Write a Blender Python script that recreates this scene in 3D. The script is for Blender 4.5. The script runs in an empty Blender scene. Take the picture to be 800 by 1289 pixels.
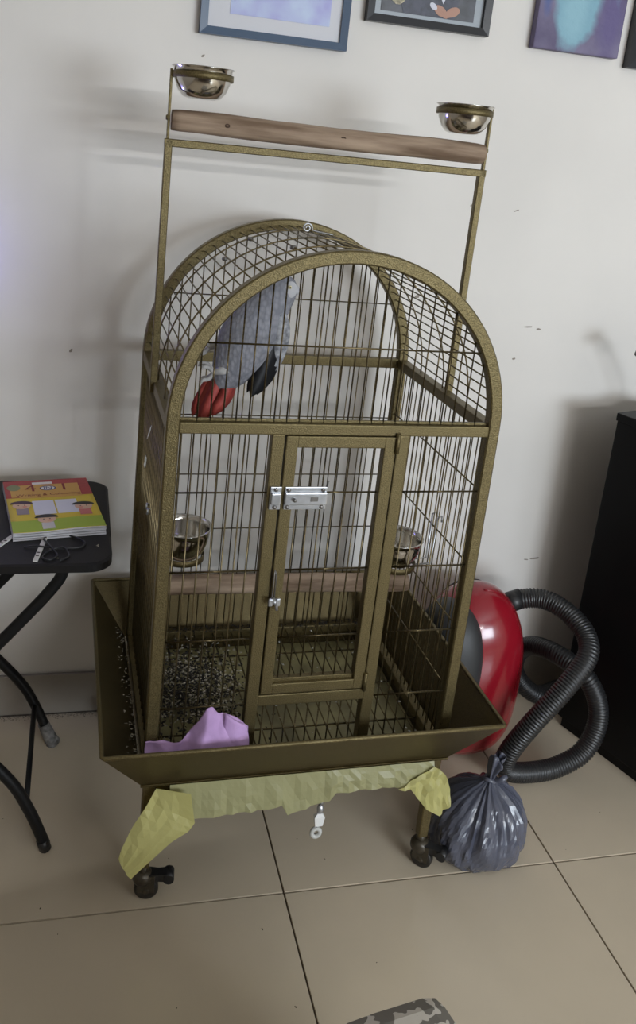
import bpy, bmesh, math, random
from mathutils import Vector, Matrix, noise
random.seed(7)
sc = bpy.context.scene
COL = sc.collection

# ------------------------------------------------------------------ camera
cam_d = bpy.data.cameras.new('camera'); cam = bpy.data.objects.new('camera', cam_d); COL.objects.link(cam)
F_PX = 1095.0
cam_d.sensor_fit = 'VERTICAL'; cam_d.sensor_height = 36.0; cam_d.lens = F_PX*36.0/1289.0
cam_d.shift_x = (400-366.88)/1289.0; cam_d.shift_y = -(644.5-463.91)/1289.0
cam_d.clip_start = 0.02
yaw, pitch, roll = 0.2532, 0.2560, 0.1030
fw = Vector((math.sin(yaw)*math.cos(pitch), math.cos(yaw)*math.cos(pitch), -math.sin(pitch)))
rt = Vector((math.cos(yaw), -math.sin(yaw), 0)); up = rt.cross(fw)
Rv = rt*math.cos(roll)+up*math.sin(roll); Uv = up*math.cos(roll)-rt*math.sin(roll)
M = Matrix((Rv, Uv, -fw)).transposed().to_4x4(); M.translation = (-0.1819, -1.9604, 1.4469)
cam.matrix_world = M
sc.camera = cam
sc.view_settings.view_transform = 'Standard'; sc.view_settings.look = 'None'
sc.view_settings.gamma = 1.0; sc.view_settings.use_curve_mapping = False
sc.view_settings.exposure = 0.0

# ------------------------------------------------------------------ world and lights
w = bpy.data.worlds.new('world'); sc.world = w; w.use_nodes = True
w.node_tree.nodes['Background'].inputs[0].default_value = (0.75, 0.85, 1.0, 1)
w.node_tree.nodes['Background'].inputs[1].default_value = 0.6
def area(name, loc, target, sx, sy, power, col):
    d = bpy.data.lights.new(name, 'AREA'); d.shape = 'RECTANGLE'; d.size = sx; d.size_y = sy; d.energy = power; d.color = col
    o = bpy.data.objects.new(name, d); COL.objects.link(o); o.location = loc
    o.rotation_euler = (Vector(target)-Vector(loc)).to_track_quat('-Z', 'Y').to_euler(); return o
area('window_daylight', (2.35, -4.64, 1.40), (1.6, 0, 1.2), 1.6, 0.95, 112, (0.80, 0.90, 1.0))
area('tube_light', (1.15, -4.62, 2.03), (0.9, 0, 1.3), 1.2, 0.06, 36, (0.95, 0.97, 1.0))

# ------------------------------------------------------------------ material helpers
MATS = {}
def mat(name, col, rough=0.5, metal=0.0, var=0.0, vscale=8.0, bump=0.0, bscale=60.0, col2=None, spec=0.5, trans=0.0, alpha=1.0, sss=0.0, coat=0.0, detail=4.0):
    if name in MATS: return MATS[name]
    m = bpy.data.materials.new(name); m.use_nodes = True; nt = m.node_tree; b = nt.nodes['Principled BSDF']
    b.inputs['Roughness'].default_value = rough; b.inputs['Metallic'].default_value = metal
    b.inputs['Specular IOR Level'].default_value = spec
    b.inputs['Base Color'].default_value = (*col, 1); b.inputs['Coat Weight'].default_value = coat
    if trans: b.inputs['Transmission Weight'].default_value = trans
    if alpha < 1: b.inputs['Alpha'].default_value = alpha
    tc = nt.nodes.new('ShaderNodeTexCoord')
    if var or col2:
        n = nt.nodes.new('ShaderNodeTexNoise'); n.inputs['Scale'].default_value = vscale; n.inputs['Detail'].default_value = detail
        nt.links.new(tc.outputs['Object'], n.inputs['Vector'])
        r = nt.nodes.new('ShaderNodeValToRGB'); c2 = col2 or tuple(min(1, c*(1+var)) for c in col); c1 = col if col2 else tuple(c*(1-var) for c in col)
        r.color_ramp.elements[0].color = (*c1, 1); r.color_ramp.elements[1].color = (*c2, 1)
        r.color_ramp.elements[0].position = 0.36; r.color_ramp.elements[1].position = 0.64
        nt.links.new(n.outputs['Fac'], r.inputs['Fac']); nt.links.new(r.outputs['Color'], b.inputs['Base Color'])
    if bump:
        n2 = nt.nodes.new('ShaderNodeTexNoise'); n2.inputs['Scale'].default_value = bscale; n2.inputs['Detail'].default_value = 3
        nt.links.new(tc.outputs['Object'], n2.inputs['Vector'])
        bp = nt.nodes.new('ShaderNodeBump'); bp.inputs['Strength'].default_value = bump; bp.inputs['Distance'].default_value = 0.002
        nt.links.new(n2.outputs['Fac'], bp.inputs['Height']); nt.links.new(bp.outputs['Normal'], b.inputs['Normal'])
    MATS[name] = m; return m

FRAME = mat('hammered_bronze_paint', (0.100, 0.077, 0.032), 0.40, 0.68, bump=0.5, bscale=520, col2=(0.190, 0.148, 0.066), vscale=560, detail=2)
WIRE = mat('bronze_wire', (0.150, 0.116, 0.058), 0.34, 0.75, var=0.35, vscale=40)
SKIRTM = mat('bronze_sheet', (0.072, 0.053, 0.020), 0.38, 0.7, bump=0.3, bscale=520, col2=(0.122, 0.092, 0.037), vscale=560, detail=2)
STEEL = mat('stainless_steel', (0.62, 0.60, 0.56), 0.14, 1.0)
ZINC = mat('zinc_plated_steel', (0.50, 0.51, 0.53), 0.34, 0.8, var=0.1, vscale=60)
SCREWM = mat('screw_steel', (0.22, 0.21, 0.20), 0.35, 0.8)
BLACKP = mat('black_plastic', (0.012, 0.012, 0.013), 0.42)
BLACKM = mat('black_painted_steel', (0.006, 0.006, 0.0065), 0.45, spec=.3)

# ------------------------------------------------------------------ mesh helpers
class MB:
    def __init__(s): s.v = []; s.f = []; s.sm = []
    def add(s, vs, fs, smooth=False):
        o = len(s.v); s.v += [tuple(v) for v in vs]; s.f += [tuple(i+o for i in f) for f in fs]; s.sm += [smooth]*len(fs)
    def box(s, a, b, ch=0.0):
        x0, y0, z0 = a; x1, y1, z1 = b
        if ch <= 0:
            vs = [(x, y, z) for z in (z0, z1) for y in (y0, y1) for x in (x0, x1)]
            s.add(vs, [(0, 2, 3, 1), (4, 5, 7, 6), (0, 1, 5, 4), (2, 6, 7, 3), (0, 4, 6, 2), (1, 3, 7, 5)])
        else:
            bm = bmesh.new(); bmesh.ops.create_cube(bm, size=1)
            for v in bm.verts: v.co = Vector(((x0+x1)/2+v.co.x*(x1-x0), (y0+y1)/2+v.co.y*(y1-y0), (z0+z1)/2+v.co.z*(z1-z0)))
            bmesh.ops.bevel(bm, geom=bm.edges[:], offset=ch, segments=2, profile=0.6, affect='EDGES')
            s.bm(bm)
        return s
    def bm(s, bm, smooth=False):
        bm.verts.index_update(); s.add([v.co[:] for v in bm.verts], [[v.index for v in f.verts] for f in bm.faces], smooth); bm.free(); return s
    def tube(s, path, r, n=10, closed=False, cap=True, prof=None, upv=None, smooth=True):
        P = [Vector(p) for p in path]; N = len(P); rs = r if isinstance(r, (list, tuple)) else [r]*N
        T = []
        for i in range(N):
            a = P[(i-1) % N] if (closed or i) else P[0]; b = P[(i+1) % N] if (closed or i < N-1) else P[-1]
            T.append((b-a).normalized())
        ref = Vector(upv) if upv else (Vector((0, 0, 1)) if abs(T[0].z) < 0.9 else Vector((1, 0, 0)))
        x = (ref-T[0]*ref.dot(T[0])).normalized(); vs = []
        pr = prof or [(math.cos(2*math.pi*k/n), math.sin(2*math.pi*k/n)) for k in range(n)]; n = len(pr)
        for i in range(N):
            if upv: x = Vector(upv); x = (x-T[i]*x.dot(T[i])).normalized()
            else: x = (x-T[i]*x.dot(T[i])).normalized()
            y = T[i].cross(x)
            vs += [P[i]+x*(a*rs[i])+y*(b*rs[i]) for a, b in pr]
        fs = []
        for i in range(N if closed else N-1):
            j = (i+1) % N
            fs += [(i*n+k, i*n+(k+1) % n, j*n+(k+1) % n, j*n+k) for k in range(n)]
        s.add(vs, fs, smooth)
        if cap and not closed:
            s.add(vs[:n], [tuple(range(n))[::-1]]); s.add(vs[-n:], [tuple(range(n))])
        return s
    def lathe(s, prof, c=(0, 0, 0), n=32, axis='z', smooth=True):
        vs = []; m = len(prof)
        for k in range(n):
            a = 2*math.pi*k/n; ca, sa = math.cos(a), math.sin(a)
            for r, h in prof:
                p = (r*ca, r*sa, h)
                if axis == 'x': p = (h, r*ca, r*sa)
                if axis == 'y': p = (r*sa, h, r*ca)
                vs.append((p[0]+c[0], p[1]+c[1], p[2]+c[2]))
        fs = [(k*m+i, ((k+1) % n)*m+i, ((k+1) % n)*m+i+1, k*m+i+1) for k in range(n) for i in range(m-1)]
        s.add(vs, fs, smooth); return s
    def loft(s, rings, smooth=True, cap=True):
        n = len(rings[0]); vs = [p for r in rings for p in r]
        fs = [(i*n+k, i*n+(k+1) % n, (i+1)*n+(k+1) % n, (i+1)*n+k) for i in range(len(rings)-1) for k in range(n)]
        if cap: fs += [tuple(range(n))[::-1], tuple(range((len(rings)-1)*n, len(rings)*n))]
        s.add(vs, fs, smooth); return s
    def prism(s, pts, z0, z1):
        n = len(pts); vs = [(x, y, z0) for x, y in pts]+[(x, y, z1) for x, y in pts]
        s.add(vs, [tuple(range(n))[::-1], tuple(range(n, 2*n))]+[(k, (k+1) % n, n+(k+1) % n, n+k) for k in range(n)]); return s
    def grid(s, P, smooth=True, closed=False):
        h = len(P); wd = len(P[0]); vs = [p for row in P for p in row]
        s.add(vs, [(j*wd+i, j*wd+(i+1) % wd, (j+1)*wd+(i+1) % wd, (j+1)*wd+i) for j in range(h-1) for i in range(wd if closed else wd-1)], smooth); return s
    def mesh(s, name, m):
        me = bpy.data.meshes.new(name); me.from_pydata(s.v, [], s.f); me.polygons.foreach_set('use_smooth', s.sm)
        bm = bmesh.new(); bm.from_mesh(me); bmesh.ops.remove_doubles(bm, verts=bm.verts[:], dist=1e-5); bmesh.ops.recalc_face_normals(bm, faces=bm.faces[:]); bm.to_mesh(me); bm.free()
        if m: me.materials.append(m)
        return me
    def build(s, name, m, parent=None): return link(name, s.mesh(name, m), parent)
def link(name, me, parent=None):
    o = bpy.data.objects.new(name, me); COL.objects.link(o)
    if parent is not None: o.parent = parent
    return o
def tag(o, label=None, cat=None, group=None, kind=None):
    for k, v in (('label', label), ('category', cat), ('group', group), ('kind', kind)):
        if v: o[k] = v
    return o
def empty(name, loc, rz, label, cat, group=None):
    o = bpy.data.objects.new(name, None); COL.objects.link(o); o.location = loc; o.rotation_euler = (0, 0, rz); o.empty_display_size = 0.05
    return tag(o, label, cat, group)
def solidify(o, t, off=0.0):
    md = o.modifiers.new('thickness', 'SOLIDIFY'); md.thickness = t; md.offset = off; return o
def subsurf(o, n=2):
    md = o.modifiers.new('smooth', 'SUBSURF'); md.levels = n; md.render_levels = n; return o
def catmull(P, n=8):
    P = [Vector(p) for p in P]; Q = [P[0]*2-P[1]]+P+[P[-1]*2-P[-2]]; out = []
    for i in range(1, len(Q)-2):
        a, b, c, d = Q[i-1:i+3]
        for k in range(n):
            t = k/n; out.append(0.5*((2*b)+(c-a)*t+(2*a-5*b+4*c-d)*t*t+(3*b-a-3*c+d)*t**3))
    return out+[P[-1]]
UNIT = {}
def wire(name, p, q, r, parent, m=None):
    m = m or WIRE; key = (r, m.name)
    if key not in UNIT: UNIT[key] = MB().tube([(0, 0, 0), (0, 0, 1)], r, 6).mesh('wire', m)
    p, q = Vector(p), Vector(q); d = q-p
    o = link(name, UNIT[key], parent); o.location = p; o.rotation_mode = 'QUATERNION'
    o.rotation_quaternion = d.to_track_quat('Z', 'Y'); o.scale = (1, 1, d.length); return o
SQ = [(1, .78), (.78, 1), (-.78, 1), (-1, .78), (-1, -.78), (-.78, -1), (.78, -1), (1, -.78)]   # chamfered square tube

# ------------------------------------------------------------------ the room
X0, X1, Y0, H = -1.75, 3.4, -4.7, 2.75
PAINT2 = mat('tan_paint', (0.42, 0.37, 0.31), 0.7, var=0.04, vscale=2)
WALLM = mat('painted_plaster', (0.735, 0.70, 0.655), 0.65, var=0.035, vscale=2.2, bump=0.12, bscale=35, detail=5)
def structure(name, mb, m, parent=None):
    o = mb.build(name, m, parent)
    if parent is None: o['kind'] = 'structure'
    return o
wall = structure('wall_back', MB().box((X0, 0, 0), (X1, 0.12, H)), WALLM)
structure('wall_left', MB().box((X0-.12, Y0, 0), (X0, 0, H)), PAINT2)
structure('wall_right', MB().box((X1, Y0, 0), (X1+.12, 0, H)), PAINT2)
wf = MB(); wx0, wx1, wz0, wz1 = 1.5, 3.2, 0.9, 1.9
wf.box((X0, Y0-.12, 0), (wx0, Y0, H)).box((wx1, Y0-.12, 0), (X1, Y0, H)).box((wx0, Y0-.12, 0), (wx1, Y0, wz0)).box((wx0, Y0-.12, wz1), (wx1, Y0, H))
structure('wall_front', wf, PAINT2)
structure('ceiling', MB().box((X0, Y0, H), (X1, 0, H+.1)), mat('ceiling_paint', (0.75, 0.74, 0.72), 0.8))
win = MB(); t = 0.05
win.box((wx0, Y0-.09, wz0), (wx1, Y0-.03, wz0+t)).box((wx0, Y0-.09, wz1-t), (wx1, Y0-.03, wz1))
for x in (wx0, (wx0+wx1)/2-t/2, wx1-t): win.box((x, Y0-.09, wz0), (x+t, Y0-.03, wz1))
structure('window_1', win, mat('window_frame_white', (0.7, 0.7, 0.7), 0.4))
# floor: grout bed with separate 0.6 m tiles
GROUT = mat('grout', (0.085, 0.06, 0.04), 0.9)
floor = structure('floor', MB().box((X0, Y0, -0.05), (X1, 0, -0.004)), GROUT)
TILEM = mat('beige_porcelain', (0.60, 0.51, 0.385), 0.22, var=0.05, vscale=3.0, spec=0.45, detail=6)
TX, TY, TS, g = 0.2615, -0.6137, 0.6, 0.0035
def tile(x0, x1, y0, y1):
    x0, x1, y0, y1 = max(x0, X0), min(x1, X1), max(y0, Y0), min(y1, 0)
    if x1-x0 < .02 or y1-y0 < .02: return
    me = MB().box((x0+g/2, y0+g/2, -0.02), (x1-g/2, y1-g/2, 0.0), 0.0012).mesh('tile', TILEM); link('tile', me, floor)
for i in range(-4, 6):
    for j in range(-7, 2): tile(TX+i*TS, TX+(i+1)*TS, TY+j*TS, TY+(j+1)*TS)
bb = structure('baseboard_back', MB().box((X0, -0.004, 0), (X1, 0, 0.108)), GROUT)
SKM = mat('skirting_tile', (0.31, 0.275, 0.235), 0.4, var=0.06, vscale=5)
for i in range(-4, 6):
    a, b_ = max(TX+i*TS, X0), min(TX+(i+1)*TS, X1)
    if b_-a > .03: MB().box((a+.0015, -0.011, 0.0003), (b_-.0015, -0.003, 0.110), 0.0015).build('skirting_tile', SKM, bb)
# scuffs and chips in the plaster
SC1 = mat('plaster_chip', (0.30, 0.26, 0.22), 0.9)
for (x, z, a, l, wd) in [(0.727, 1.338, .5, .006, .004), (0.62, 1.11, .2, .007, .005), (0.93, 1.05, .05, .016, .0025), (0.96, 1.045, 0, .007, .003), (0.905, 0.965, .2, .006, .003),
                       (1.07, .40, .1, .020, .003), (1.045, .397, -.1, .008, .002), (0.06, 1.60, .8, .005, .003), (-0.19, 0.94, 1, .006, .004), (0.845, 1.335, .4, .010, .002)]:
    ca, sa = math.cos(a), math.sin(a); pts = []
    for k in range(7):
        th = 2*math.pi*k/7; u, v = math.cos(th)*l*(.7+.3*random.random()), math.sin(th)*wd*(.6+.4*random.random()); pts.append((x+u*ca-v*sa, z+u*sa+v*ca))
    m_ = MB(); n = len(pts); m_.add([(p[0], -0.0008, p[1]) for p in pts]+[(p[0], 0.0005, p[1]) for p in pts], [tuple(range(n))]+[(k, (k+1) % n, n+(k+1) % n, n+k) for k in range(n)])
    m_.build('plaster_chip', SC1, wall)
lampm = bpy.data.materials.new('tube_glow'); lampm.use_nodes = True
lampm.node_tree.nodes['Principled BSDF'].inputs['Emission Color'].default_value = (1, .97, .9, 1); lampm.node_tree.nodes['Principled BSDF'].inputs['Emission Strength'].default_value = 4
tl = empty('tube_lamp', (1.15, Y0, 2.03), 0, 'white fluorescent tube lamp mounted on the wall beside the window', 'lamp')
MB().box((-.62, 0.0, -.03), (.62, .035, .03), .004).build('housing', mat('lamp_housing', (.7, .7, .68), .4), tl)
MB().tube([(-.6, .05, 0), (.6, .05, 0)], .013, 12).build('tube', lampm, tl)

# ------------------------------------------------------------------ the parrot cage
W, D, ZC = 0.608, 0.4838, 0.978
CX, CY, CTH = -0.0316, -0.5978, 0.0171
CW = Matrix.Translation((CX, CY, 0)) @ Matrix.Rotation(CTH, 4, 'Z')
def cw(u, v, z): return CW @ Vector((u, v, z))
cage = empty('bird_cage', (CX, CY, 0), CTH, 'tall bronze domed bird cage on castors with a perch on top', 'bird cage')
TH = 0.023; R0 = W/2-TH/2; ZB = 0.276
def hoop_path(v, n=48):
    p = [(TH/2, v, ZB), (TH/2, v, 0.6), (TH/2, v, ZC)]
    p += [(W/2-R0*math.cos(math.pi*k/n), v, ZC+R0*math.sin(math.pi*k/n)) for k in range(1, n)]
    return p+[(W-TH/2, v, ZC), (W-TH/2, v, 0.6), (W-TH/2, v, ZB)]
for nm, v in (('front_frame', TH/2-.001), ('back_frame', D-TH/2+.001)):
    MB().tube(hoop_path(v), TH/2, prof=SQ, upv=(0, 1, 0), smooth=False).build(nm, FRAME, cage)
def rail(name, a, b, m=FRAME, parent=None, ch=0.0022): return MB().box(a, b, ch).build(name, m, parent or cage)
rail('front_crossbar', (TH-.001, 0, ZC-.019), (W-TH+.001, .02, ZC+.001))
rail('crossbar_lip', (TH-.001, .010, ZC+.001), (W-TH+.001, .016, ZC+.006), ch=.001)
rail('back_crossbar', (TH-.001, D-.02, ZC-.018), (W-TH+.001, D, ZC+.004))
for u in (0.0005, W-TH+.0005): rail('side_crossbar', (u, TH-.002, ZC-.018), (u+TH-.001, D-TH+.002, ZC+.003))
DL, DR, DT, DB = 0.207, 0.409, 0.958, 0.447       # door opening
rail('door_post', (0.182, .0, ZB), (0.2045, .022, ZC-.018)); rail('door_post', (0.4115, .0, ZB), (0.434, .022, ZC-.018))
rail('door_rail', (0.2035, .0, 0.421), (0.4125, .020, 0.4445))
for v in (0.001, D-.023): rail('bottom_rail', (TH-.001, v, ZB), (W-TH+.001, v+.02, ZB+.02))
for u in (0.001, W-TH+.001): rail('bottom_rail', (u, TH-.001, ZB), (u+TH-.003, D-TH+.001, ZB+.02))
RW = 0.00145; SP = 0.0221
def archz(u, inset=TH): return ZC+math.sqrt(max(0, (W/2-inset)**2-(u-W/2)**2))
HZ = [0.423, 0.561, 0.699, 0.850]; HZB = [0.42, 0.556, 0.692, 0.835]
vf = 0.011
# front panels
for k in range(7): wire('bar', (0.0487+k*SP-SP, vf, ZB+.02), (0.0487+k*SP-SP, vf, ZC-.018), RW, cage)
for k in range(7): wire('bar', (0.4475+k*SP, vf, ZB+.02), (0.4475+k*SP, vf, ZC-.018), RW, cage)
for k in range(9): wire('bar', (0.2185+k*SP, vf, ZB+.02), (0.2185+k*SP, vf, .422), RW, cage)
for z in HZ:
    wire('cross_wire', (TH-.002, vf-.003, z), (0.183, vf-.003, z), RW*1.15, cage); wire('cross_wire', (0.433, vf-.003, z), (W-TH+.002, vf-.003, z), RW*1.15, cage)
for k in range(26):
    u = 0.0177+SP*.55+k*SP
    if TH+.012 < u < W-TH-.012: wire('bar', (u, vf, ZC), (u, vf, archz(u)+.003), RW, cage)
z = 1.115; a = math.sqrt((W/2-TH)**2-(z-ZC)**2); wire('cross_wire', (W/2-a-.003, vf-.003, z), (W/2+a+.003, vf-.003, z), RW*1.15, cage)
# back wall
vb = D-.012
for k in range(26):
    u = 0.0300+k*SP
    if TH < u < W-TH: wire('bar', (u, vb, ZB+.015), (u, vb, (archz(u) if abs(u-W/2) < W/2-TH-.004 else ZC)+.003), RW, cage)
for z in HZB: wire('cross_wire', (TH-.002, vb+.003, z), (W-TH+.002, vb+.003, z), RW, cage)
for z in (1.108,):
    a = math.sqrt((W/2-TH)**2-(z-ZC)**2); wire('cross_wire', (W/2-a-.003, vb+.003, z), (W/2+a+.003, vb+.003, z), RW, cage)
wire('cross_wire', (TH, vb+.003, .285), (W-TH, vb+.003, .285), RW, cage); wire('cross_wire', (TH, vb+.003, .300), (W-TH, vb+.003, .300), RW, cage)
# side walls
for u, s in ((TH*.5, 1), (W-TH*.5, -1)):
    for k in range(20): wire('bar', (u, 0.032+k*SP, ZB+.015), (u, 0.032+k*SP, ZC-.016), RW, cage)
    for z in HZ: wire('cross_wire', (u+.003*s, TH-.003, z), (u+.003*s, D-TH+.003, z), RW*1.1, cage)
# roof: straight wires front to back, and three bent hoops
RR = W/2-TH*.55; nR = 43
for k in range(1, nR):
    a = math.pi*k/nR; wire('roof_wire', (W/2-RR*math.cos(a), TH-.004, ZC+RR*math.sin(a)), (W/2-RR*math.cos(a), D-TH+.004, ZC+RR*math.sin(a)), RW, cage)
for v in (0.125, 0.242, 0.36):
    r_ = RR+.0026
    MB().tube([(W/2-r_*math.cos(math.pi*k/40), v, ZC+r_*math.sin(math.pi*k/40)) for k in range(41)], RW*1.15, 6).build('roof_hoop', WIRE, cage)
# door with its bars, bolt, hinges and clip
door = MB()
ft = 0.0215
door.box((DL, -.002, DB), (DL+ft, .018, DT), .002).box((DR-ft, -.002, DB), (DR, .018, DT), .002)
door.box((DL+ft-.001, -.0018, DT-ft), (DR-ft+.001, .018, DT), .002).box((DL+ft-.001, -.0018, DB), (DR-ft+.001, .018, DB+ft), .002)
door.box((DL+ft-.001, .006, DB+ft-.001), (DR-ft+.001, .018, DB+ft+.007), .001)
door = door.build('door', FRAME, cage)
for k in range(7): wire('bar', (0.2405+k*SP, vf, DB+ft), (0.2405+k*SP, vf, DT-ft+.001), RW, door)
for z in HZ[1:]: wire('cross_wire', (DL+ft-.002, vf-.003, z), (DR-ft+.002, vf-.003, z), RW*1.15, door)
bolt = MB().box((0.2125, -.006, .823), (0.289, -.0018, .8655), .0012)
bolt.box((0.2125, -.011, .833), (0.289, -.005, .8565), .002).build('bolt_plate', ZINC, door)
MB().box((0.1865, -.0055, .823), (0.2065, -.0002, .8655), .0012).box((0.1880, -.011, .834), (0.2055, -.004, .8555), .002).build('bolt_keeper', ZINC, cage)
for u in (0.219, 0.2815):
    for z in (.828, .8605): MB().lathe([(0, -.0085), (.0033, -.0082), (.0040, -.0062), (.004, -.004)], (u, 0, z), 12, 'y').build('screw', SCREWM, door)
for z in (.828, .8605): MB().lathe([(0, -.008), (.0033, -.0078), (.0040, -.0058), (.004, -.004)], (0.1965, 0, z), 12, 'y').build('screw', SCREWM, cage)
MB().lathe([(0, -.018), (.0028, -.0175), (.0032, -.0165), (.0032, -.010)], (0.229, 0, .8445), 12, 'y').build('bolt_knob', SCREWM, door)
MB().box((0.2595, -.0118, .8405), (0.2725, -.0105, .8495), .0005).box((.2590, -.0122, .8405), (.2625, -.0112, .8495)).build('bolt_slot', SCREWM, door)
MB().tube([(0.288, -.004, .866), (0.2885, -.006, .873), (0.290, -.006, .877)], .0018, 6).build('bolt_tab', SCREWM, door)
for z in (.947, .463):
    MB().tube([(DR+.0015, -.004, z-.019), (DR+.0015, -.004, z+.019)], .0042, 10).box((DR-.003, -.003, z-.002), (DR+.006, .002, z+.016)).build('hinge', FRAME, cage)
MB().tube([(0.210, -.004, .634), (0.2082, -.008, .66), (0.2082, -.009, .70), (0.2095, -.006, .707), (0.212, -.008, .70), (0.2122, -.009, .655)], .0014, 6).build('door_clip', SCREWM, door)
m_ = MB().lathe([(0, -.019), (.0035, -.019), (.0045, -.013), (.006, -.011), (.006, -.006), (0, -.006)], (0.2115, 0, .648), 10, 'y')
for sg in (-1, 1): m_.box((0.2115+sg*.003 if sg > 0 else .2005, -.017, .640), (.2225 if sg > 0 else .2085, -.012, .655), .002)
m_.tube([(.2125, -.012, .648), (.217, -.012, .638), (.2185, -.012, .630)], .0028, 6).build('wing_nut', ZINC, door)
# floor grate, pan and flared skirt
for k in range(24): wire('grate_wire', (0.045+k*.0226, .02, .287), (0.045+k*.0226, D-.02, .287), .0016, cage)
for v in (.11, .24, .37): wire('grate_cross_wire', (.02, v, .2835), (W-.02, v, .2835), .0020, cage)
LINER = mat('pan_liner_film', (0.29, 0.26, 0.125), 0.5, var=0.3, vscale=14, bump=0.5, bscale=30)
MB().box((.008, .008, .236), (W-.008, D-.008, .239)).box((.004, .004, .236), (.008, D-.004, .268)).box((W-.008, .004, .236), (W-.004, D-.004, .268)).box((.008, .004, .236), (W-.008, .008, .268)).box((.008, D-.008, .236), (W-.008, D-.004, .268)).build('droppings_pan', SKIRTM, cage)
MB().box((.009, .009, .2392), (W-.009, D-.009, .2405)).build('pan_liner', LINER, cage)
OS, OV, ZR, Z0 = 0.0803, 0.0687, 0.389, 0.2735
def skirt(q):
    m_ = MB(); m_.add(q, [(0, 1, 2, 3)]); o = m_.build('skirt_panel', SKIRTM, cage); solidify(o, .0022); return o
o_ = .0034
A = [(-o_, -o_, Z0), (W+o_, -o_, Z0), (W+o_, D+o_, Z0), (-o_, D+o_, Z0)]; B = [(-OS, -OV, ZR), (W+OS, -OV, ZR), (W+OS, D+OV, ZR), (-OS, D+OV, ZR)]
for k in range(4): skirt([A[k], A[(k+1) % 4], B[(k+1) % 4], B[k]])
rim = []
for k in range(4):
    p, q = Vector(B[k]), Vector(B[(k+1) % 4]); d = (q-p).normalized(); rim += [p+d*.004, q-d*.004]
MB().tube(rim, .0042, 8, closed=True).build('skirt_rim', FRAME, cage)
MB().box((-.004, -.008, .2695), (W+.004, .002, .2745), .001).build('skirt_flange', SKIRTM, cage)
# legs and castors
RUB = mat('castor_rubber', (0.018, 0.015, 0.012), 0.45); HUB = mat('castor_hub', (0.055, 0.045, 0.03), 0.35, 0.3)
for (u, v, ang) in ((0.014, 0.012, -.15), (W-.018, 0.010, -.75), (0.014, D-.014, 2.2), (W-.014, D-.014, 1.2)):
    MB().tube([(u, v, .274), (u, v, .095), (u, v, .075)], [.0115, .0108, .0098], prof=SQ, upv=(1, 0, 0), smooth=False).build('leg', FRAME, cage)
    m_ = MB().tube([(0, 0, .078), (0, 0, .058)], [.0085, .0115], 12).lathe([(0, .066), (.014, .064), (.0195, .056), (.020, .046), (.016, .038), (0, .036)], n=20)
    m_.box((-.010, -.012, .020), (.024, -.009, .058), .001).box((-.010, .009, .020), (.024, .012, .058), .001)
    co = m_.build('castor', HUB, cage); co.location = (u, v, 0); co.rotation_euler = (0, 0, ang)
    wl = MB().lathe([(0, -.0085), (.012, -.0085), (.0215, -.008), (.0235, -.005), (.0235, .005), (.0215, .008), (.012, .0085), (0, .0085)], (.008, 0, .0238), 28, 'y').build('wheel', RUB, co)
    MB().lathe([(0, -.0135), (.006, -.013), (.009, -.0095)], (.008, 0, .0238), 14, 'y').build('hub_cap', HUB, co)
    br = MB().loft([[(.010, -.012, .040), (.010, .012, .040), (.010, .012, .060), (.010, -.012, .060)], [(.030, -.009, .044), (.030, .009, .044), (.030, .009, .060), (.030, -.009, .060)], [(.050, -.010, .044), (.050, .010, .044), (.052, .010, .062), (.052, -.010, .062)]], smooth=False)
    br.tube([(.050, -.013, .052), (.050, .013, .052)], .0105, 12).build('brake_lever', BLACKP, co)
# play stand on top
VS = 0.2324; U0, U1 = 0.0005, W-.0005
for u in (U0, U1): MB().tube([(u, VS, ZC-.018), (u, VS, 1.425)], .0068, prof=SQ, upv=(1, 0, 0), smooth=False).build('stand_post', FRAME, cage)
MB().tube([(U0-.007, VS, 1.4205), (U1+.007, VS, 1.4205)], .0068, prof=SQ, upv=(0, 0, 1), smooth=False).build('stand_bar', FRAME, cage)
WOOD = mat('weathered_perch_wood', (0.155, 0.098, 0.060), 0.8, bump=0.6, bscale=40, col2=(0.42, 0.31, 0.22), vscale=14, detail=10)
nt = WOOD.node_tree; mp = nt.nodes.new('ShaderNodeMapping'); mp.inputs['Scale'].default_value = (0.35, 3, 3)
tcn = [n for n in nt.nodes if n.type == 'TEX_COORD'][0]; nt.links.new(tcn.outputs['Object'], mp.inputs['Vector'])
for n in nt.nodes:
    if n.type == 'TEX_NOISE': nt.links.new(mp.outputs['Vector'], n.inputs['Vector'])
def perch(name, a, b, r, seed):
    a, b = Vector(a), Vector(b); rings = []; N = 40
    for i in range(N+1):
        t = i/N; c = a.lerp(b, t); ring = []
        for k in range(16):
            th = 2*math.pi*k/16; rr = r*(1+.06*noise.noise(Vector((t*5+seed, math.cos(th)*.6, math.sin(th)*.6)))*1.6)*(.93 if i in (0, N) else 1)
            ring.append((c.x, c.y+rr*math.cos(th), c.z+rr*math.sin(th)+.0010*math.sin(t*7+seed)))
        rings.append(ring)
    m_ = MB().loft(rings)
    return m_.build(name, WOOD, cage)
pt_ = perch('wooden_perch', (U0+.003, VS, 1.459), (U1-.003, VS, 1.456), .0195, 1.3)
KNOT = mat('perch_knot', (0.055, 0.03, 0.018), 0.9)
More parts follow.
